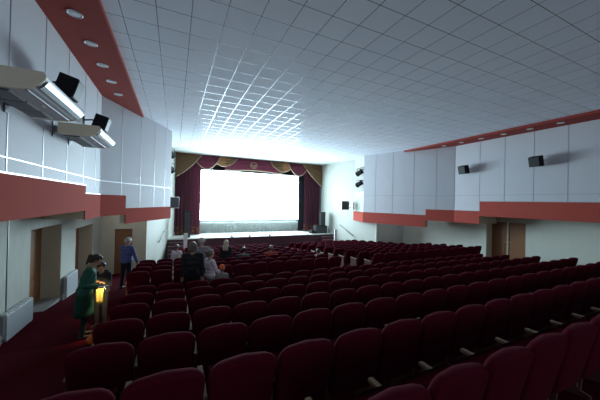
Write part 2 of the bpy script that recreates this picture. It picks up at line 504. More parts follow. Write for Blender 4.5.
# stage house, stage and stairs
SZ = Z0 - 2.55
struct('wall_stage_back', B((-1.2, 13.2, 23.0, 23.2, ZL, CEIL + 1.0)), M['blackcloth'])
struct('wall_stage_side', B((-1.2, -0.2, 20.86, 23.0, ZL, CEIL + 1.0)), M['blackcloth'])
struct('wall_stage_side', B((11.95, 13.2, 20.86, 23.0, ZL, CEIL + 1.0)), M['blackcloth'])
struct('ceiling_stage', B((-1.2, 13.2, 20.96, 23.2, CEIL + 0.6, CEIL + 0.8)), M['blackcloth'])
struct('wall_over_stage', B((-1.2, 13.2, 20.86, 20.98, CEIL - 0.02, CEIL + 0.7)), M['blackcloth'])
struct('floor_stage', P([(-0.36, 19.0), (12.0, 19.0), (11.75, 20.86), (11.95, 20.86), (11.95, 23), (-0.2, 23), (-0.2, 20.86), (0, 20.86)], SZ - 0.06, SZ), M['stage'])
struct('trim_stage_front', P([(-0.36, 19.03), (12.0, 19.03), (12.0, 19.15), (-0.36, 19.15)], ZL, SZ - 0.06), M['stagefront'])

def stairs(x0, x1, label):
    n = 6
    base = floor_z(18)
    rise = (SZ - base) / n
    t = thing('stage_stairs', label, 'stairs', ((x0 + x1) / 2, 18.1, base))
    for k in range(n - 1):
        bm = B((x0 - (x0 + x1) / 2, x1 - (x0 + x1) / 2, 17.53 + 0.3 * k - 18.1, 19.03 - 18.1, rise * k + (0.001 if k else 0), rise * (k + 1)))
        st = obj('step', bm, M['stagefront'], t)
        nb = B((x0 - (x0 + x1) / 2, x1 - (x0 + x1) / 2, 17.52 + 0.3 * k - 18.1, 17.55 + 0.3 * k - 18.1, rise * (k + 1) - 0.03, rise * (k + 1) + 0.004))
        obj('nosing', nb, M['sidepanel'], st)
stairs(-0.33, 0.60, 'dark stairs climbing to the stage beside the wall with the radiators')
stairs(10.7, 11.88, 'dark stairs climbing to the stage below the boxy speaker on a white arm')

def handrail(p0, p1, nx, label):
    t = thing('handrail', label, 'handrail', p0)
    a, b = Vector((0, 0, 0)), Vector(p1) - Vector(p0)
    bm = bmesh.new(); add_tube(bm, [a, b], 0.024)
    obj('rail', bm, M['steel'], t, smooth=True)
    for f in (0.12, 0.88):
        q = a.lerp(b, f)
        bm = bmesh.new(); add_tube(bm, [q, q + Vector((nx, 0, -0.03))], 0.012)
        obj('bracket', bm, M['steel'], t)
def wl(y): return SL[0][0] + (SL[1][0] - SL[0][0]) * (y - 14.8) / 6.05
def wr(y): return SR[0][0] + (SR[1][0] - SR[0][0]) * (y - 14.6) / 6.25
handrail((wl(16.6) + 0.09, 16.6, Z0 - 2.40), (wl(18.2) + 0.09, 18.2, Z0 - 1.86), -0.13, 'steel handrail beside the stage stairs on the radiator side')
handrail((wr(16.7) - 0.09, 16.7, Z0 - 2.50), (wr(18.3) - 0.09, 18.3, Z0 - 1.76), 0.13, 'steel handrail sloping up the cream wall by the speaker stack')

# ------------------------------------------------------------------ screen and drapes
t = thing('projection_screen', 'big bright white cinema screen above the stage', 'screen', (5.82, 22.0, Z0 - 1.85))
obj('screen_fabric', B((-4.35, 4.35, 0.012, 0.04, 0.0, 4.2)), M['screen'], t)
bm = bmesh.new()
bm.faces.new([bm.verts.new(p) for p in ((-4.25, 0.0, 0.30), (4.24, 0.0, 0.31), (4.15, 0.0, 4.10), (-4.25, 0.0, 4.14))])
me = bpy.data.meshes.new('projected_image'); bm.normal_update(); bm.to_mesh(me); bm.free()
pi_ = obj('projected_image', me, M['image'], t)
pi_['label'] = 'blank white projected picture'
for x in (-4.40, 4.35):
    obj('frame_side', B((x, x + 0.05, 0.0, 0.06, -0.02, 4.25)), M['black'], t)
obj('frame_rail', B((-4.4, 4.4, 0.0, 0.06, 4.2, 4.26)), M['black'], t)
obj('frame_leg', B((-4.0, -3.9, 0.05, 0.12, -0.70, 4.2)), M['black'], t)
obj('frame_leg', B((3.9, 4.0, 0.05, 0.12, -0.70, 4.2)), M['black'], t)

def cloth(x0, x1, ztop, zbot, y, nfold, amp, nx=None, nz=14, flare=0.0):
    """hanging pleated cloth with thickness"""
    nx = nx or nfold * 8
    bm = bmesh.new()
    g = []
    for j in range(nz + 1):
        v = j / nz
        row = []
        for i in range(nx + 1):
            u = i / nx
            a = amp * (0.5 + 0.5 * v)
            yy = y + a * math.sin(2 * PI * nfold * u + 0.6 * math.sin(5 * u)) + 0.3 * a * math.sin(2 * PI * nfold * 2.3 * u + v)
            row.append(bm.verts.new((x0 + (x1 - x0) * u, yy, ztop + (zbot(u) - ztop if callable(zbot) else zbot - ztop) * v)))
        g.append(row)
    for j in range(nz):
        for i in range(nx):
            bm.faces.new((g[j][i], g[j + 1][i], g[j + 1][i + 1], g[j][i + 1]))
    bmesh.ops.solidify(bm, geom=bm.faces[:], thickness=0.012)
    return bm

def drape(x0, x1, y, zb, zt, n, label, m, name='stage_curtain', amp=0.06):
    xc = (x0 + x1) / 2
    return tag(obj(name, cloth(x0 - xc, x1 - xc, zt - zb, 0.0, 0, n, amp), m, loc=(xc, y, zb), smooth=True), label, 'curtain')
drape(0.05, 1.72, 21.02, SZ, Z0 + 3.1, 7, 'maroon velvet drape with gold hem behind the tall black speaker column', M['drape'])
drape(10.12, 11.66, 21.02, SZ, Z0 + 3.1, 7, 'maroon velvet drape with gold hem behind the speaker stack', M['drape'])
drape(1.05, 1.52, 21.55, SZ, Z0 + 3.2, 3, 'black masking cloth beside the screen, radiator side', M['blackcloth'], 'masking_curtain', 0.03)
drape(9.86, 10.5, 21.55, SZ, Z0 + 3.2, 3, 'black masking cloth between the screen and the speaker stack', M['blackcloth'], 'masking_curtain', 0.03)
wd = drape(1.72, 9.95, 21.8, SZ, Z0 - 1.72, 30, 'white pleated skirt drape hanging under the bright screen', M['whitecloth'], 'skirt_curtain', 0.025)
nsw = 9
for k in range(nsw):
    w = 8.2 / nsw
    x0 = -4.1 + k * w
    bm = cloth(x0, x0 + w, 0.83, lambda u: 0.83 - 0.08 - 0.20 * math.sin(PI * u), -0.07, 1, 0.012, nx=12, nz=4)
    obj('scallop', bm, M['whitecloth'], wd, smooth=True)

# valance with alternate maroon and gold swags
val = thing('stage_valance', 'maroon and gold swagged valance across the top of the stage', 'valance', (5.87, 20.85, Z0 + 2.2))
VT = 1.075      # top, above the thing's origin
def swag(x0, x1, depth, y, m, name='swag', shape=None, label=None):
    nx, nz = 28, 16
    bm = bmesh.new(); g = []
    for j in range(nz + 1):
        v = j / nz; row = []
        for i in range(nx + 1):
            u = i / nx
            d = shape(u) if shape else depth * (0.10 + 0.90 * math.sin(PI * u) ** 0.75)
            yy = y - 0.05 * math.sin(PI * u) * v - 0.022 * math.sin(v * PI * 7) * math.sin(PI * u) - (0.01 * math.sin(u * 40) * v)
            row.append(bm.verts.new((x0 - 5.87 + (x1 - x0) * u, yy, VT - d * v)))
        g.append(row)
    for j in range(nz):
        for i in range(nx):
            bm.faces.new((g[j][i], g[j + 1][i], g[j + 1][i + 1], g[j][i + 1]))
    edge = [v.co.copy() for v in g[-1]]
    bmesh.ops.solidify(bm, geom=bm.faces[:], thickness=0.012)
    o = obj(name, bm, m, val, smooth=True)
    if label: o['label'] = label
    bm = bmesh.new(); add_tube(bm, edge, 0.035, 6)
    obj('fringe', bm, M['goldtrim'], o, smooth=True)
    return o
def tail(u):                       # deep at the wall, short towards the middle
    return 0.10 + 1.62 * (1 - u) ** 1.25 + 0.28 * math.sin(PI * u)
long_v = lambda u: 0.93 + 0.05 * math.cos(2 * PI * u)
swag(3.4, 8.1, 0, 0.10, M['maroon'], 'valance_strip', long_v)
swag(2.35, 4.3, 0.74, 0.04, M['gold'], label='gold swag')
swag(7.0, 9.15, 0.84, 0.04, M['gold'], label='gold swag')
swag(1.15, 3.0, 1.02, -0.02, M['maroon'], label='maroon swag')
swag(8.55, 10.45, 1.08, -0.02, M['maroon'], label='maroon swag')
swag(0.02, 1.72, 0, -0.08, M['gold'], 'corner_tail', tail, 'gold corner tail')
swag(9.85, 11.74, 0, -0.08, M['gold'], 'corner_tail', lambda u: tail(1 - u) + 0.2 * u, 'gold corner tail')
bm = bmesh.new()
cx, cz = 5.61 - 5.87, 0.57
add_tube(bm, [(cx + 0.27 * math.cos(a), 0.03, cz + 0.25 * math.sin(a)) for a in np.linspace(0, 2 * PI, 25)], 0.022, 6)
for s in (-1, 1):                  # two leafy sprays inside the ring
    add_tube(bm, [(cx + s * (0.03 + 0.15 * math.sin(k * .5)), 0.025, cz - 0.18 + 0.075 * k) for k in range(5)], 0.03, 6)
add_tube(bm, [(cx - 0.1, 0.025, cz - 0.06), (cx, 0.02, cz + 0.05), (cx + 0.1, 0.025, cz - 0.06)], 0.028, 6)
em = obj('emblem', bm, M['goldtrim'], val); em['label'] = 'round gold embroidered emblem'

# ------------------------------------------------------------------ air conditioners, speakers, lamps
def air_conditioner(y0, label):
    """long unit hung level on the upper wall: cream end caps, silver shell, dark intake grille below"""
    Lh = 1.42
    t = thing('air_conditioner', label, 'air conditioner', (-1.65, y0, Z0 + 1.14), 0, 'air conditioners on the upper wall')
    prof = [(-0.32, 0.24), (-0.32, 0.06), (-0.30, 0.03), (0.0, 0.03), (0.10, 0.035), (0.18, 0.055), (0.25, 0.10), (0.30, 0.16), (0.31, 0.20), (0.28, 0.24)]
    bm = bmesh.new(); add_profile(bm, prof, 0.04, Lh - 0.04)
    obj('casing', bm, M['acshell'], t)
    big = [(x * 1.02 - (0.02 if x < 0 else 0), (z - 0.12) * 1.06 + 0.12) for x, z in prof]
    for a, b in ((0, 0.04), (Lh - 0.04, Lh)):
        bm = bmesh.new(); add_profile(bm, big, a, b)
        obj('end_cap', bm, M['acend'], t)
    bm = bmesh.new()
    for k in range(3):
        ya = 0.10 + k * 0.41
        add_box(bm, -0.29, -0.03, ya, ya + 0.39, 0.018, 0.031)
        for j in range(8):
            add_box(bm, -0.28 + j * 0.032, -0.266 + j * 0.032, ya + .01, ya + 0.38, 0.010, 0.019)
    obj('intake_grille', bm, M['acgrille'], t)
    # air outlet: polished flap along the curved front edge
    bm = bmesh.new()
    fl = [(0.235, 0.082), (0.275, 0.118), (0.308, 0.163), (0.318, 0.158), (0.283, 0.108), (0.240, 0.070)]
    add_profile(bm, fl, 0.06, Lh - 0.06)
    fo = obj('outlet_flap', bm, M['chrome'], t); fo['label'] = 'shiny outlet flap'
    bm = bmesh.new(); add_box(bm, 0.125, 0.14, 0.06, Lh - 0.06, 0.030, 0.046)
    obj('seam_strip', bm, M['chrome'], t)
    bm = bmesh.new(); add_box(bm, 0.05, 0.075, 0.62, 0.72, 0.024, 0.034)
    obj('badge', bm, M['white'], t)
    for yb in (0.25, Lh - 0.3):
        bm = bmesh.new(); add_box(bm, -0.51, -0.31, yb, yb + 0.05, 0.10, 0.22); add_box(bm, -0.505, -0.48, yb - .02, yb + 0.07, 0.0, 0.3)
        obj('bracket', bm, M['steel'], t)
M['chrome'] = mat('polished_flap', (0.42, 0.44, 0.47), 0.38, metal=0.9)
air_conditioner(3.95, 'silver air conditioner with cream end cap, farther from the stage')
air_conditioner(6.42, 'silver air conditioner with cream end cap, closer to the stage, by the panel corner')

def surround_speaker(x, y, z, face, label, k=1.0):
    """black box tilted downwards on a wall bracket; face = direction in x"""
    wallx = UL if face > 0 else UR
    t = thing('surround_speaker', label, 'speaker', (wallx, y, z), 0 if face > 0 else PI, 'surround speakers on the upper walls')
    d = abs(x - wallx)
    R = Matrix.Translation((d, 0, 0)) @ Matrix.Rotation(math.radians(16), 4, 'Y')
    bm = bmesh.new()
    pts = [(-0.15 * k, -0.24 * k), (0.17 * k, -0.20 * k), (0.17 * k, 0.20 * k), (-0.15 * k, 0.20 * k)]
    vs = []
    for yy in (-0.19 * k, 0.19 * k):
        vs.append([bm.verts.new(R @ Vector((px, yy, pz))) for px, pz in pts])
    bm.faces.new(vs[0]); bm.faces.new(vs[1][::-1])
    for i in range(4): bm.faces.new((vs[0][i], vs[1][i], vs[1][(i + 1) % 4], vs[0][(i + 1) % 4]))
    obj('cabinet', bm, M['black'], t, bevel=0.008)
    bm = bmesh.new(); add_box(bm, 0.171 * k, 0.171 * k + 0.014, -0.17 * k, 0.17 * k, -0.18 * k, 0.18 * k, R)
    obj('grille', bm, M['grille'], t)
    bm = bmesh.new()
    add_box(bm, 0.0, 0.015, -0.06, 0.06, -0.08, 0.12)
    add_tube(bm, [(0.01, 0, 0.03), (d * 0.5, 0, 0.06), (d - 0.1, 0, 0.02)], 0.02)
    obj('bracket', bm, M['black'], t)
surround_speaker(-1.78, 6.17, Z0 + 1.96, 1, 'black speaker box mounted above the first silver air conditioner', 0.88)
surround_speaker(-1.78, 8.55, Z0 + 1.93, 1, 'black speaker box mounted above the second silver air conditioner', 0.88)
surround_speaker(13.36, 5.95, Z0 + 1.88, -1, 'black speaker box on the upper wall above the double doors')
surround_speaker(13.36, 9.0, Z0 + 1.84, -1, 'black speaker box on the upper wall by the panel corner, stage side of doors')

def downlight(x, y, label):
    t = thing('downlight', label, 'ceiling light', (x, y, Z0 + 3.2), 0, 'recessed lights in the red soffits')
    bm = bmesh.new(); add_lathe(bm, [(0.115, 0.0), (0.12, -0.006), (0.105, -0.014), (0.092, -0.008), (0.092, 0.0)], (0, 0, 0), 28)
    obj('rim', bm, M['white'], t, smooth=True)
    bm = bmesh.new(); add_lathe(bm, [(0.09, 0.0), (0.088, -0.006), (0.05, -0.009)], (0, 0, 0), 24)
    obj('diffuser', bm, M['lens'], t, smooth=True)
ordn = ['first', 'second', 'third', 'fourth', 'fifth', 'sixth', 'seventh', 'eighth', 'ninth', 'tenth', 'eleventh', 'twelfth',
        'thirteenth', 'fourteenth', 'fifteenth', 'sixteenth', 'seventeenth', 'eighteenth', 'nineteenth', 'twentieth', 'twenty-first', 'twenty-second']
for k in range(5):
    downlight(-1.66, 9.95 - k, f'round recessed light above the air conditioners, {ordn[k]} from the stage end')
for k in range(6):
    downlight(13.12, 9.95 - 0.97 * k, f'round recessed light above the double doors, {ordn[k]} from the stage end')

def wall_speaker(cx, y, z, wallx, rz, label):
    t = thing('wall_speaker', label, 'speaker', (wallx, y, z))
    d = cx - wallx
    R = Matrix.Translation((d, 0, 0)) @ Matrix.Rotation(rz, 4, 'Z')
    bm = bmesh.new(); add_box(bm, -0.31, 0.31, -0.16, 0.18, -0.33, 0.33, R)
    obj('cabinet', bm, M['white'], t, bevel=0.01)
    bm = bmesh.new(); add_box(bm, -0.28, 0.28, -0.18, -0.161, -0.30, 0.30, R)
    obj('grille', bm, M['grille'], t)
    bm = bmesh.new(); s = 1 if d > 0 else -1
    add_box(bm, min(0, s * 0.03), max(0, s * 0.03), -0.1, 0.1, -0.28, 0.28)
    add_tube(bm, [(0.0, 0, 0.15), (d - s * 0.25, 0, 0.15)], 0.03); add_tube(bm, [(0.0, 0, -0.15), (d - s * 0.25, 0, -0.15)], 0.03)
    obj('bracket', bm, M['white'], t)
wall_speaker(-0.10, 17.3, Z0 - 0.20, wl(17.3) + 0.01, math.radians(35), 'grey boxy speaker on the pale wall just past the lilac panels')
wall_speaker(11.55, 16.95, Z0 - 0.19, wr(16.95) - 0.01, math.radians(-8), 'boxy speaker with dark grille on a white arm, cream wall by the handrail')

def spotlight(x, y, z, wallx, aim, label):
    t = thing('stage_spotlight', label, 'spotlight', (wallx, y, z), 0, 'stage spotlights')
    d = x - wallx
    bm = bmesh.new()
    v = Vector(aim).normalized()
    rot = v.to_track_quat('Z', 'Y').to_matrix().to_4x4()
    add_lathe(bm, [(0.09, -0.28), (0.16, -0.24), (0.165, 0.07), (0.19, 0.24), (0.175, 0.25)], (0, 0, 0), 16)
    bmesh.ops.transform(bm, matrix=Matrix.Translation((d, 0, 0)) @ rot, verts=bm.verts)
    obj('barrel', bm, M['black'], t)
    bm = bmesh.new(); add_tube(bm, [(d - 0.2, 0, 0.0), (d - 0.2, 0, 0.26), (d + 0.2, 0, 0.26), (d + 0.2, 0, 0.0)], 0.016)
    add_tube(bm, [(0.0, 0, 0.26), (d, 0, 0.26)], 0.025)
    obj('yoke', bm, M['black'], t)
for z, w in ((2.32, 'upper'), (1.52, 'lower')):
    spotlight(-0.27, 15.95, Z0 + z + 0.1, wl(15.95), (0.4, 1, -0.4), f'{w} black spotlight sticking out at the end of the lilac panels')
for z, w in ((2.2, 'upper'), (1.4, 'lower')):
    spotlight(12.08, 15.9, Z0 + z, wr(15.9), (-0.15, 1, -0.4), f'{w} black spotlight in the open niche beside the cream stage wall')

# stage loudspeakers, posts, footlights
def pa_column(x, y, w, h, d, label, name='speaker_column', drivers=4):
    t = thing(name, label, 'speaker', (x, y, SZ))
    obj('cabinet', B((-w / 2, w / 2, -d / 2, d / 2, 0, h)), M['black'], t, bevel=0.01)
    obj('grille', B((-w / 2 + .03, w / 2 - .03, -d / 2 - 0.015, -d / 2 - 0.001, 0.05, h - 0.05)), M['grille'], t)
    return t
pa_column(0.80, 19.6, 0.40, 1.78, 0.42, 'tall black speaker column standing on the stage before the maroon drape')
pa_column(11.08, 19.75, 1.0, 0.62, 0.6, 'low black bass speaker on the stage under a slim one', 'bass_speaker')
t = thing('speaker_column', 'slim black speaker standing on the low black bass speaker', 'speaker', (11.26, 19.75, SZ + 0.62))
obj('cabinet', B((-0.2, 0.2, -0.2, 0.2, 0.0, 1.12)), M['black'], t, bevel=0.01)
obj('grille', B((-0.17, 0.17, -0.215, -0.201, 0.04, 1.08)), M['grille'], t)
t = thing('monitor_wedge', 'small black wedge speaker on the stage edge beside the bass speaker', 'speaker', (10.3, 19.6, SZ))
bm = bmesh.new(); add_profile(bm, [(-0.2, 0), (0.22, 0), (0.22, 0.1), (-0.02, 0.26), (-0.2, 0.26)], -0.25, 0.25)
obj('cabinet', bm, M['black'], t)
obj('grille', B((-0.15, 0.15, -0.262, -0.251, 0.03, 0.09)), M['grille'], t)

for x, w in ((0.64, 'before the tall black speaker column'), (11.1, 'before the black speaker stack')):
    zf = floor_z(18.3)
    xp = x
    t = thing('display_post', f'slim white post standing in front of the stage, {w}', 'post', (xp, 17.4, zf))
    hh = Z0 - 2.02 - zf
    obj('base', B((-0.2, 0.2, -0.12, 0.12, 0, 0.03)), M['white'], t)
    obj('post', B((-0.10, 0.10, -0.05, 0.05, 0.03, hh)), M['white'], t, bevel=0.008)
    bm = bmesh.new(); add_lathe(bm, [(0.05, 0.0), (0.045, -0.02), (0.0 + 0.001, -0.03)], (0, -0.051, hh * 0.62), 14, 'Y')
    obj('glint_disc', bm, M['lens'], t)  # pale disc modelled in place of a light reflection on the post
for x in (3.69, 4.97, 6.47):
    n = {3.69: 'nearest the dark-coated woman', 4.97: 'middle one of three', 6.47: 'under the valance emblem side'}[x]
    t = thing('footlight', f'small pale footlight on the front stage edge, {n}', 'stage light', (x, 19.15, SZ))
    bm = bmesh.new(); add_lathe(bm, [(0.10, 0), (0.10, 0.02), (0.07, 0.03)], (0, 0, 0), 14); obj('base', bm, M['steel'], t)
    bm = bmesh.new(); add_lathe(bm, [(0.06, 0.03), (0.10, 0.06), (0.10, 0.12), (0.05, 0.15)], (0, 0, 0), 14); obj('lamp_head', bm, M['white'], t)

# radiators
def radiator(y0, y1, z0, z1, label):
    t = thing('radiator', label, 'radiator', (XL + 0.01, (y0 + y1) / 2, z0))
    L = (y1 - y0) / 2; H = z1 - z0
    obj('front_panel', B((0.10, 0.125, -L, L, 0.0, H)), M['radiator'], t, bevel=0.006)
    obj('rear_panel', B((0.02, 0.04, -L, L, 0.0, H)), M['radiator'], t, bevel=0.006)
    bm = bmesh.new()
    n = 11
    for k in range(n):
        y = -L + (k + .5) * 2 * L / n
        add_box(bm, 0.03, 0.115, y - 0.028, y + 0.028, H - 0.01, H + 0.03)
        add_box(bm, 0.045, 0.10, y - 0.004, y + 0.004, 0.03, H - 0.011)
    obj('top_fins', bm, M['white'], t)
    bm = bmesh.new()
    add_tube(bm, [(0.07, -L, 0.08), (0.07, -L - 0.09, 0.08), (0.07, -L - 0.09, -0.12)], 0.014)
    add_tube(bm, [(0.07, L, 0.08), (0.07, L + 0.06, 0.08), (0.07, L + 0.06, -0.12)], 0.014)
    obj('pipe', bm, M['white'], t)
    bm = bmesh.new(); add_lathe(bm, [(0.022, 0), (0.026, 0.02), (0.022, 0.05)], (0.07, -L - 0.09, 0.10), 12)
    obj('valve', bm, M['acend'], t)
    for y in (-L * .6, L * .6):
        obj('bracket', B((0.0, 0.03, y - .02, y + .02, 0.1, H - 0.1)), M['steel'], t)
radiator(7.02, 8.08, Z0 - 2.80, Z0 - 2.31, 'long white panel radiator before the first door recess')
radiator(10.2, 11.2, Z0 - 3.02, Z0 - 2.42, 'white panel radiator on the wall between the two door recesses')
struct('trim_conduit', B((XL, XL + 0.012, 7.28, 7.30, floor_z(7.3) + 0.1, Z0 - 0.37)), M['steel'])

# ------------------------------------------------------------------ theatre seats
PITCH_X = 0.533
def backrest_mesh():
    """pillowed back with a crowned, rounded top, leaning back"""
    W, H = 0.257, 0.605
    def outline(w, h0, h1, r, n=6):
        b = w - 0.026
        pts = [(-b + 0.03, h0), (b - 0.03, h0), (b, h0 + 0.05)]
        for k in range(n + 1):
            a = PI / 2 * k / n
            pts.append((w - r + r * math.cos(a), h1 - r + r * math.sin(a)))
        pts.append((0, h1 + 0.012))
        for k in range(n + 1):
            a = PI / 2 + PI / 2 * k / n
            pts.append((-w + r + r * math.cos(a), h1 - r + r * math.sin(a)))
        pts.append((-b, h0 + 0.05))
        return pts
    bm = bmesh.new()
    layers = [(0.030, 0.055), (0.010, 0.046), (0.0, 0.022), (0.0, -0.022), (0.010, -0.042), (0.035, -0.050)]   # inset, y
    rings = []
    for ins, y in layers:
        pts = outline(W - ins, ins, H - ins, 0.105 - ins * .5)
        ring = []
        for x, z in pts:
            yy = y - 0.18 * z - 0.02 * (z / H) ** 2
            if y > 0: yy += 0.03 * math.cos(PI * x / (2 * W)) - 0.02
            ring.append(bm.verts.new((x, yy, 0.37 + z)))
        rings.append(ring)
    n = len(rings[0])
    for a, b in zip(rings, rings[1:]):
        for k in range(n): bm.faces.new((a[k], a[(k + 1) % n], b[(k + 1) % n], b[k]))
    bm.faces.new(rings[0][::-1]); bm.faces.new(rings[-1])
    return mesh_of('backrest', bm, True)

def seat_mesh(down):
    bm = bmesh.new()
    W = 0.235
    prof = [(0.0, 0.0), (0.40, -0.015), (0.44, 0.02), (0.44, 0.075), (0.40, 0.105), (0.05, 0.085), (0.0, 0.06)]
    a = [[bm.verts.new((sx * (W - (0.015 if e else 0)), y, z)) for y, z in prof] for sx, e in ((-1, 1), (-.96, 0), (.96, 0), (1, 1))]
    n = len(prof)
    for p, q in zip(a, a[1:]):
        for k in range(n): bm.faces.new((p[k], p[(k + 1) % n], q[(k + 1) % n], q[k]))
    bm.faces.new(a[0]); bm.faces.new(a[-1][::-1])
    ang = 0 if down else math.radians(76)
    bmesh.ops.transform(bm, matrix=Matrix.Translation((0, 0.06, 0.38)) @ Matrix.Rotation(ang, 4, 'X'), verts=bm.verts)
    return mesh_of('seat', bm, True)

def side_mesh():
    bm = bmesh.new()
    prof = [(-0.02, 0.30), (0.02, 0.648), (0.385, 0.648), (0.40, 0.59), (0.39, 0.30), (0.30, 0.22), (0.27, 0.02), (0.34, 0.0), (0.34, -0.09), (0.05, -0.05), (0.06, 0.01), (0.14, 0.03), (0.12, 0.22)]
    a = [bm.verts.new((-0.014, y, z)) for y, z in prof]
    b = [bm.verts.new((0.014, y, z)) for y, z in prof]
    n = len(prof)
    bm.faces.new(a); bm.faces.new(b[::-1])
    for i in range(n): bm.faces.new((a[i], b[i], b[(i + 1) % n], a[(i + 1) % n]))
    return mesh_of('side_panel', bm)

def arm_mesh():
    bm = bmesh.new(); add_box(bm, -0.023, 0.023, -0.01, 0.41, 0.650, 0.682)
    return mesh_of('armrest', bm, False, 0.008)

ME = dict(back=backrest_mesh(), up=seat_mesh(False), down=seat_mesh(True), side=side_mesh(), arm=arm_mesh())
for k, m in (('back', 'seat'), ('up', 'seat'), ('down', 'seat'), ('side', 'sidepanel'), ('arm', 'wood')):
    ME[k].materials.append(M[m])

def make_chair(down, last):
    t = thing('theatre_seat', 'x', 'seat')
    obj('backrest', ME['back'], None, t)
    obj('seat', ME['down' if down else 'up'], None, t)
    for x in ([-PITCH_X / 2, PITCH_X / 2] if last else [-PITCH_X / 2]):
        s = obj('side_panel', ME['side'], None, t, loc=(x, 0, 0))
        obj('armrest', ME['arm'], None, s)
    return t
PROTO = {}
def place_chair(x, y, label, group, down=False, last=False):
    key = (down, last)
    if key not in PROTO:
        o = PROTO[key] = make_chair(down, last)
    else:
        o = copy_tree(PROTO[key])
    o.location = (x, y + 0.08, floor_z(y) - 0.0)
    o.rotation_euler = (0, 0, 0)
    tag(o, label, 'seat', group)
    return o

CHAIRS = []
XA = -0.83
for r in range(7):                          # rows behind the cross aisle, first = the one bordering it
    y = 6.55 - 0.9 * r
    for i in range(22):
        x = XA + PITCH_X * (i + 0.5) + (0.08 if r == 6 else 0.0)
        if r == 6 and x < 0.8: continue     # this row leaves the picture there
        if r == 5 and x < XA: continue
        lab = f'maroon theatre seat, {ordn[i]} from the radiator-side aisle, {ordn[r]} row behind the cross aisle'
        CHAIRS.append(place_chair(x, y, lab, 'theatre seats behind the cross aisle', last=(i == 21)))
SEATED = {(2, 6), (2, 8), (1, 11)}
FB = [(-1.06, 12), (6.74, 12)]
far = []
for r in range(10):                         # rows between the cross aisle and the stage
    y = 7.96 + 0.9 * r
    for b in (0, 1):
        n = 12 if r < 4 else 10
        x0 = (-1.06 + 12 * PITCH_X - n * PITCH_X) if b == 0 else 6.74
        for i in range(n):
            x = x0 + PITCH_X * (i + 0.5)
            if r < 6:
                k = n - 1 - i if b == 0 else i
                side = 'screen-side block by the radiators' if b == 0 else 'block by the double doors'
                blk = 'radiator-side' if b == 0 else 'double-door-side'
                lab = f'maroon theatre seat, {ordn[k]} from central aisle, {blk} block, {ordn[r]} row past cross aisle'
                down = b == 0 and (r, i) in SEATED
                CHAIRS.append(place_chair(x, y, lab, 'theatre seats in front of the cross aisle', down=down, last=(i == n - 1)))
            else:
                far.append((x, y, i == n - 1))

bm = bmesh.new()
for x, y, last in far:                      # beyond the three hundred that show largest
    for me, dx in [(ME['back'], 0), (ME['up'], 0), (ME['side'], -PITCH_X / 2)] + ([(ME['side'], PITCH_X / 2)] if last else []):
        n0 = len(bm.verts)
        bm.from_mesh(me)
        bm.verts.ensure_lookup_table()
        bmesh.ops.translate(bm, vec=(x + dx, y + 0.08, floor_z(y)), verts=bm.verts[n0:])
fs = bpy.data.meshes.new('theatre_seat_rows'); bm.to_mesh(fs); bm.free()
for p in fs.polygons: p.use_smooth = True
fo = obj('theatre_seat_rows', fs, M['seat'])
tag(fo, 'distant maroon theatre seats in the four rows next to the stage', 'seats', kind='stuff')

# ------------------------------------------------------------------ people
def sphere(bm, c, r, sx=1, sy=1, sz=1, rot=None, n=14):
    m = Matrix.Translation(c)
    if rot is not None: m = m @ rot
    m = m @ Matrix.Diagonal((r * sx, r * sy, r * sz, 1))
    bmesh.ops.create_uvsphere(bm, u_segments=n, v_segments=max(6, n - 4), radius=1, matrix=m)

def cone(bm, a, b, ra, rb, n=14):
    a, b = Vector(a), Vector(b)
    d = b - a
    if d.length < 1e-5: return
    u = d.orthogonal().normalized(); v = d.normalized().cross(u)
    A = [bm.verts.new(a + (u * math.cos(2 * PI * k / n) + v * math.sin(2 * PI * k / n)) * ra) for k in range(n)]
    Bq = [bm.verts.new(b + (u * math.cos(2 * PI * k / n) + v * math.sin(2 * PI * k / n)) * rb) for k in range(n)]
    for k in range(n): bm.faces.new((A[k], A[(k + 1) % n], Bq[(k + 1) % n], Bq[k]))
    bm.faces.new(A[::-1]); bm.faces.new(Bq)

def remeshed(bm, voxel, smooth=3):
    bmesh.ops.recalc_face_normals(bm, faces=bm.faces)
    me = bpy.data.meshes.new('tmp'); bm.to_mesh(me); bm.free()
    o = bpy.data.objects.new('tmp', me); C.objects.link(o)
    md = o.modifiers.new('r', 'REMESH'); md.mode = 'VOXEL'; md.voxel_size = voxel
    sm = o.modifiers.new('s', 'SMOOTH'); sm.iterations = smooth; sm.factor = 0.5
    dg = bpy.context.evaluated_depsgraph_get()
    res = bpy.data.meshes.new_from_object(o.evaluated_get(dg))
    bpy.data.objects.remove(o); bpy.data.meshes.remove(me)
    for p in res.polygons: p.use_smooth = True
    return res

def shell(me, mask, off, name):
    """the part of a body's surface under a garment, lifted off along its normals"""
    n = len(me.vertices)
    co = np.empty(n * 3, np.float32); me.vertices.foreach_get('co', co); co = co.reshape(-1, 3)
    no = np.empty(n * 3, np.float32); me.vertices.foreach_get('normal', no); no = no.reshape(-1, 3)
    faces = [tuple(p.vertices) for p in me.polygons if all(mask[v] for v in p.vertices)]
    used = sorted({v for f in faces for v in f}); idx = {v: i for i, v in enumerate(used)}
    out = bpy.data.meshes.new(name)
    out.from_pydata((co[used] + no[used] * off).tolist(), [], [[idx[v] for v in f] for f in faces])
    for p in out.polygons: p.use_smooth = True
    return out

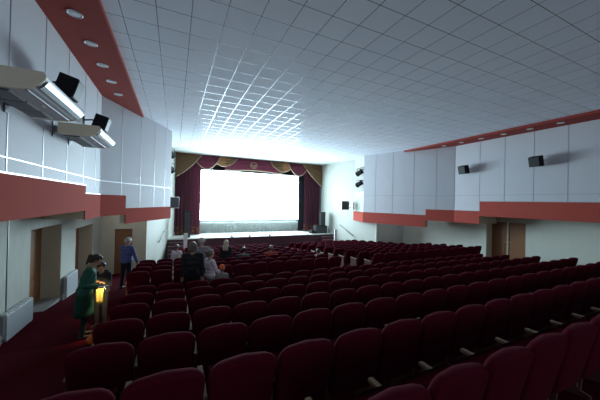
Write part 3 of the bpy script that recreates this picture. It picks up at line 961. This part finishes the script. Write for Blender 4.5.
def person(label, loc, heading, H, top, legs='darkcloth', hair='brownhair', style='short', lean=0.0, head_pitch=0.0, head_yaw=0.0,
           armL=((-.12, .0, -1), (-.05, .15, -1)), armR=((.12, .0, -1), (.05, .15, -1)), sit=False, coat=None, cap=None, build=1.0, voxel=0.010,
           sleeve_short=False, stance=0.0, hood=False, name='person'):
    s = H / (1.75 if not sit else 1.36)
    root = thing(name, label, 'person', loc, -heading)
    segs = []                       # (a, b, ra, rb, tag)
    def seg(a, b, ra, rb, tg): segs.append((Vector(a), Vector(b), ra, rb, tg))
    hip_z = 0.93 if not sit else 0.56
    w = build
    pel = Vector((0, 0, hip_z + 0.04))
    L = Matrix.Rotation(-lean, 3, 'X')
    def sp(x, y, z): return pel + L @ Vector((x, y, z))
    # torso
    seg((-.075 * w, 0, hip_z + .03), (.075 * w, 0, hip_z + .03), .118, .118, 'pelvis')
    seg(sp(-.06 * w, 0.0, .10), sp(.06 * w, 0.0, .10), .105 * w, .105 * w, 'torso')
    seg(sp(-.075 * w, .005, .24), sp(.075 * w, .005, .24), .112 * w, .112 * w, 'torso')
    seg(sp(-.085 * w, .0, .34), sp(.085 * w, .0, .34), .105, .105, 'torso')
    seg(sp(-.15 * w, -.01, .425), sp(.15 * w, -.01, .425), .062, .062, 'torso')
    seg(sp(0, -.01, .44), sp(0, .005, .56), .058, .052, 'neck')
    neck = sp(0, .005, .55)
    Hm = Matrix.Rotation(head_yaw, 3, 'Z') @ Matrix.Rotation(-head_pitch, 3, 'X')
    def hp(x, y, z): return neck + Hm @ Vector((x, y, z))
    HS = 1.0 if H > 1.5 or sit else 1.12
    # skull, jaw, nose, ears
    seg(hp(0, -.012 * HS, .115 * HS), hp(0, .012 * HS, .115 * HS), .088 * HS, .083 * HS, 'head')
    seg(hp(0, .015, .04), hp(0, .045 * HS, .02), .06 * HS, .045 * HS, 'head')
    seg(hp(0, .088 * HS, .088 * HS), hp(0, .105 * HS, .062 * HS), .012, .017, 'head')
    for e in (-1, 1):
        seg(hp(e * .084 * HS, .0, .065 * HS), hp(e * .09 * HS, -.008, .105 * HS), .013, .018, 'head')
    # arms and hands
    hands = {}
    for e, arm in ((-1, armL), (1, armR)):
        sh = sp(e * .178 * w, -.01, .42)
        ud, fd = Vector(arm[0]).normalized(), Vector(arm[1]).normalized()
        el = sh + ud * .28; wr_ = el + fd * .245
        seg(sh, el, .052 * w, .040, 'uarm'); seg(el, wr_, .040, .028, 'farm')
        sd = Vector((1, 0, 0)) if abs(fd.x) < .8 else Vector((0, 1, 0))
        nrm = fd.cross(sd).normalized(); sd = nrm.cross(fd).normalized()
        if nrm.y > 0: pass
        pc = wr_ + fd * .085
        for k in range(4):                      # palm rays and curled fingers
            o_ = (k - 1.5) * .0195
            base = pc + sd * o_
            seg(wr_ + sd * o_ * .6, base, .017, .0125, 'hand')
            ln = (.036, .044, .042, .033)[k]
            k1 = base + (fd + nrm * .25).normalized() * ln
            k2 = k1 + (fd * .7 + nrm * .75).normalized() * ln * .75
            seg(base, k1, .0105, .0095, 'hand'); seg(k1, k2, .0095, .008, 'hand')
        inn = -1 if e > 0 else 1
        th = wr_ + fd * .03 + sd * inn * .022
        t1 = th + (fd * .7 + sd * inn * .8 + nrm * .2).normalized() * .04
        t2 = t1 + (fd * .9 + sd * inn * .2 + nrm * .4).normalized() * .032
        seg(th, t1, .014, .0115, 'hand'); seg(t1, t2, .0115, .009, 'hand')
        hands[e] = pc
    # legs
    for e in (-1, 1):
        hip = Vector((e * .088, 0, hip_z))
        if sit:
            kn = hip + Vector((e * .03, .40, 0.0)); an = kn + Vector((0, .02, -.47))
        else:
            kn = Vector((e * .095, .015 + e * stance * .5, .50)); an = Vector((e * .10, -.02 + e * stance, .085))
        seg(hip, kn, .088 * w, .058, 'thigh'); seg(kn, an.lerp(kn, .55), .055, .056, 'shin'); seg(an.lerp(kn, .55), an, .054, .036, 'shin')
        zf = an.z - .05
        seg((an.x, an.y - .04, zf), (an.x + e * .015, an.y + .12, zf - .005), .036, .030, 'foot')
        seg((an.x, an.y, an.z), (an.x, an.y, zf), .036, .036, 'foot')
        seg((an.x + e * .015, an.y + .12, zf - .005), (an.x + e * .018, an.y + .17, zf - .008), .032, .024, 'foot')
    bm = bmesh.new()
    for a, b, ra, rb, tg in segs:
        sphere(bm, a, ra); sphere(bm, b, rb); cone(bm, a, b, ra, rb)
    bmesh.ops.scale(bm, vec=(s, s, s), verts=bm.verts)
    lowest = min(v.co.z for v in bm.verts)
    if not sit: bmesh.ops.translate(bm, vec=(0, 0, -lowest), verts=bm.verts)
    dz = -lowest if not sit else 0
    me = remeshed(bm, voxel * s, 3)
    obj('body', me, M['skin'], root)
    # which limb each vertex belongs to
    n = len(me.vertices)
    co = np.empty(n * 3, np.float32); me.vertices.foreach_get('co', co)
    co = (co.reshape(-1, 3) - np.array([0, 0, dz])) / s
    best = np.full(n, 1e9); own = np.zeros(n, int)
    tags = ['pelvis', 'torso', 'neck', 'head', 'uarm', 'farm', 'hand', 'thigh', 'shin', 'foot']
    for a, b, ra, rb, tg in segs:
        a_, d_ = np.array(a), np.array(b - a)
        tt = np.clip(((co - a_) @ d_) / (d_ @ d_ + 1e-9), 0, 1)
        dist = np.linalg.norm(co - a_ - tt[:, None] * d_, axis=1) - (ra + (rb - ra) * tt)
        m_ = dist < best
        best[m_] = dist[m_]; own[m_] = tags.index(tg)
    isin = lambda *t: np.isin(own, [tags.index(x) for x in t])
    topm = isin('torso', 'uarm') | (isin('pelvis') & True)
    if not sleeve_short: topm |= isin('farm')
    obj('trousers', shell(me, isin('pelvis', 'thigh', 'shin'), 0.009 * s, 'trousers'), M[legs], root)
    obj('coat' if coat else 'shirt', shell(me, topm, 0.016 * s, 'shirt'), M[top], root)
    obj('shoes', shell(me, isin('foot'), 0.006, 'shoes'), M['shoe'], root)
    S = lambda v: Vector((v.x * s, v.y * s, v.z * s + dz))
    if coat:                              # the coat's hanging skirt
        bm = bmesh.new(); rings = []
        zt, zb = coat
        for j in range(9):
            f = j / 8
            z = zt + (zb - zt) * f
            c = Vector((0, -.005, z)) if z < pel.z else sp(0, 0, z - pel.z)
            rx, ry = .172 * w + .03 * f, .130 * w + .03 * f
            rings.append([bm.verts.new(S(c + Vector((rx * math.cos(2 * PI * k / 28) * (1 + .04 * f * math.sin(5 * 2 * PI * k / 28)), ry * math.sin(2 * PI * k / 28), 0)))) for k in range(28)])
        for a, b in zip(rings, rings[1:]):
            for k in range(28): bm.faces.new((a[k], b[k], b[(k + 1) % 28], a[(k + 1) % 28]))
        bmesh.ops.solidify(bm, geom=bm.faces[:], thickness=0.012)
        obj('coat_skirt', bm, M[top], root, smooth=True)
    # hair
    bm = bmesh.new()
    def hs(x, y, z, r): sphere(bm, S(hp(x * HS, y * HS, z * HS)), r * s * HS)
    hs(0, -.028, .138, .088); hs(0, -.048, .105, .083); hs(0, .022, .165, .062); hs(-.03, -.03, .12, .078); hs(.03, -.03, .12, .078)
    if style in ('bob', 'long', 'pony', 'bun'):
        hs(0, -.06, .07, .07); hs(.06, -.015, .09, .042); hs(-.06, -.015, .09, .042)
    if style in ('bob', 'long'):
        for e in (-1, 1):
            hs(e * .07, -.02, .05, .04); hs(e * .065, -.03, .01, .042)
        hs(0, -.06, .02, .07)
    if style == 'long':
        for k in range(4):
            for e in (-1, 0, 1): hs(e * .06, -.065 - .008 * k, -.03 - .05 * k, .055)
    if style == 'pony':
        hs(0, -.115, .12, .04)
        tail0 = hp(0, -.15 * HS, .12 * HS)
        for k in range(6): sphere(bm, S(tail0 + Vector((0, -.012 * k, -.034 * k))), (.036 - .003 * k) * s)
    if style == 'bun': hs(0, -.12, .15, .045)
    obj('hair', remeshed(bm, 0.012 * s, 2), M[hair], root)
    if cap:
        bm = bmesh.new()
        for j in range(1): hs(0, -.012, .155, .106); hs(0, -.005, .175, .092); hs(0, -.04, .145, .092)
        obj('cap', remeshed(bm, 0.012 * s, 2), M[cap], root)
    if hood:
        bm = bmesh.new()
        for e in (-1, 0, 1): sphere(bm, S(sp(e * .07, -.10, .47)), .062 * s)
        obj('hood', remeshed(bm, 0.012 * s, 2), M[top], root)
    for e in (-1, 1):
        bm = bmesh.new(); sphere(bm, S(hp(e * .034 * HS, .086 * HS, .10 * HS)), .0115 * s, n=10)
        ey = obj('eye', bm, M['eye'], root, smooth=True)
        bm = bmesh.new(); sphere(bm, S(hp(e * .034 * HS, .0945 * HS, .10 * HS)), .0055 * s, n=8)
        obj('pupil', bm, M['black'], ey, smooth=True)
    bm = bmesh.new(); sphere(bm, S(hp(0, .083 * HS, .030 * HS)), .02 * s, 1.1, .5, .32, n=10)
    obj('mouth', bm, M['lip'], root, smooth=True)
    return root, {k: S(v) for k, v in hands.items()}

def at(x, y): return (x, y, floor_z(y))
D = math.radians
wroot, wh = person('woman in a dark green coat bending over a lit phone in the aisle', at(-1.60, 6.76), D(78), 1.68, 'greencoat', hair='brownhair', style='pony',
       lean=D(12), head_pitch=D(38), armL=((-.42, -.35, -1), (.30, .9, -.25)), armR=((.36, -.38, -1), (-.12, .9, -.25)), coat=(1.05, 0.46), voxel=0.008, build=1.12)
person('child in a grey hooded jacket beside the green-coated woman, looking at her phone', at(-1.42, 7.22), D(-165), 1.42, 'blackcoat', hair='brownhair', head_pitch=D(30),
       armL=((-.2, .25, -1), (.2, 1, .0)), hood=True)
person('white-haired man in a blue shirt walking down the aisle by the cross wall', at(-1.47, 11.0), D(38), 1.77, 'blueshirt', hair='greyhair', head_yaw=D(-20), head_pitch=D(8), lean=D(5), build=1.12,
       armR=((.35, .1, -1), (.25, .25, -1)), armL=((-.12, .1, -1), (0, .4, -1)), stance=.06)
person('woman in a long black coat seen from behind in the cross aisle', at(0.45, 7.40), D(12), 1.76, 'blackcoat', hair='ashhair', style='bob', coat=(1.02, 0.45), build=1.08)
person('fair-haired child in a white top among the seats near the stage stairs', at(0.12, 11.29), D(20), 1.42, 'whitetop', hair='ashhair', armL=((-.2, .2, -1), (0, .8, -.6)), armR=((.2, .2, -1), (0, .8, -.6)))
person('grey-haired person in a checked shirt standing just past the black-coated woman', at(0.76, 8.59), D(8), 1.77, 'plaid', hair='greyhair', lean=D(6), build=1.05)
person('girl in a pale lilac top standing in the cross aisle', at(0.90, 7.55), D(65), 1.50, 'lilac', hair='ashhair', style='bun', armR=((.25, .3, -1), (.1, 1, -.5)), armL=((-.2, .2, -1), (.1, .8, -.6)), legs='greyjkt')
person('small child in a bright orange-red cap in the cross aisle', at(1.15, 7.14), D(10), 1.13, 'greyjkt', cap='orange', hair='ashhair', armL=((-.5, .2, -1), (-.1, .8, -.6)))
person('woman with long blonde hair and a dark top standing between seat rows', at(1.80, 10.39), D(25), 1.58, 'blackcoat', hair='blondhair', style='long', head_pitch=D(8))
def seat_at(r, i):
    y = 7.96 + 0.9 * r
    x = -1.06 + PITCH_X * (i + 0.5)
    return (x, y + 0.30, floor_z(y))
person('dark-haired person in a dark top sitting near the standing blonde woman', seat_at(2, 6), D(15), 1.26, 'teal', hair='brownhair', sit=True, build=1.0)
person('person in a red jumper sitting alone in the middle of a seat row', seat_at(2, 8), D(0), 1.27, 'redtop', hair='ashhair', sit=True, build=1.15)
person('small dark-haired child in white sitting low by the central aisle', seat_at(1, 11), D(-5), 1.12, 'whitetop', hair='brownhair', sit=True)

# phone, the yellow sheet it lights and the orange bag
Hd = D(78)
f = Vector((math.sin(Hd), math.cos(Hd), 0))
hp_ = Matrix.Rotation(-Hd, 3, 'Z') @ ((wh[-1] + wh[1]) / 2) + Vector(at(-1.60, 6.76))

rh = Matrix.Rotation(-Hd, 3, 'Z') @ wh[1] + Vector(at(-1.60, 6.76))      # her right hand holds the phone, torch towards the sheet
ph = thing('phone', 'phone with its torch lit in the hand of the green-coated woman', 'phone', rh + f * 0.015 + Vector((0, 0, 0.012)), -Hd)
obj('case', B((-0.036, 0.036, -0.06, 0.085, 0.0, 0.010)), M['black'], ph, bevel=0.003)
obj('display', B((-0.033, 0.033, -0.055, 0.08, 0.0105, 0.0115)), M['lens'], ph)
bm = bmesh.new(); add_lathe(bm, [(0.010, 0.0), (0.010, -0.003)], (0.0, 0.065, 0.0), 12); obj('torch', bm, M['torch'], ph)
lt = bpy.data.lights.new('torch_light', 'SPOT'); lt.energy = 26; lt.color = (1.0, 0.75, 0.35); lt.spot_size = D(115); lt.spot_blend = 0.6; lt.shadow_soft_size = 0.012
lo = bpy.data.objects.new('torch_light', lt); C.objects.link(lo); lo.parent = ph; lo.location = (0.0, 0.065, -0.012)
lo.rotation_euler = Vector((-0.85, -0.5, -0.9)).to_track_quat('-Z', 'Y').to_euler()
yp = thing('paper_sheet', 'yellow paper lit by the phone torch between the woman and child', 'paper', rh + Vector((-0.07, 0.12, -0.03)), D(4))
bm = bmesh.new()
g = [[bm.verts.new((-0.065 + 0.13 * i / 6, 0.015 * math.sin(i * .9) + 0.03 * (j / 6), 0.02 - 0.36 * j / 6)) for i in range(7)] for j in range(7)]
for j in range(6):
    for i in range(6): bm.faces.new((g[j][i], g[j + 1][i], g[j + 1][i + 1], g[j][i + 1]))
bmesh.ops.solidify(bm, geom=bm.faces[:], thickness=0.003)
obj('sheet', bm, M['yellow'], yp, smooth=True)
ob = thing('plastic_bag', 'crumpled orange plastic bag on the carpet by the aisle seats', 'bag', at(-1.33, 6.28))
bm = bmesh.new(); bmesh.ops.create_icosphere(bm, subdivisions=3, radius=0.10)
for v in bm.verts:
    v.co.z = max(0.0, v.co.z * 1.1 + 0.09); k = 1 + 0.22 * math.sin(v.co.x * 60 + v.co.z * 40) * math.sin(v.co.y * 55)
    v.co.x *= k; v.co.y *= k
obj('sack', bm, M['orangebag'], ob, smooth=True)
bm = bmesh.new(); add_tube(bm, [(-0.04, 0, 0.17), (-0.03, 0, 0.25), (0.03, 0.0, 0.25), (0.04, 0, 0.17)], 0.008)
obj('handle', bm, M['orangebag'], ob)
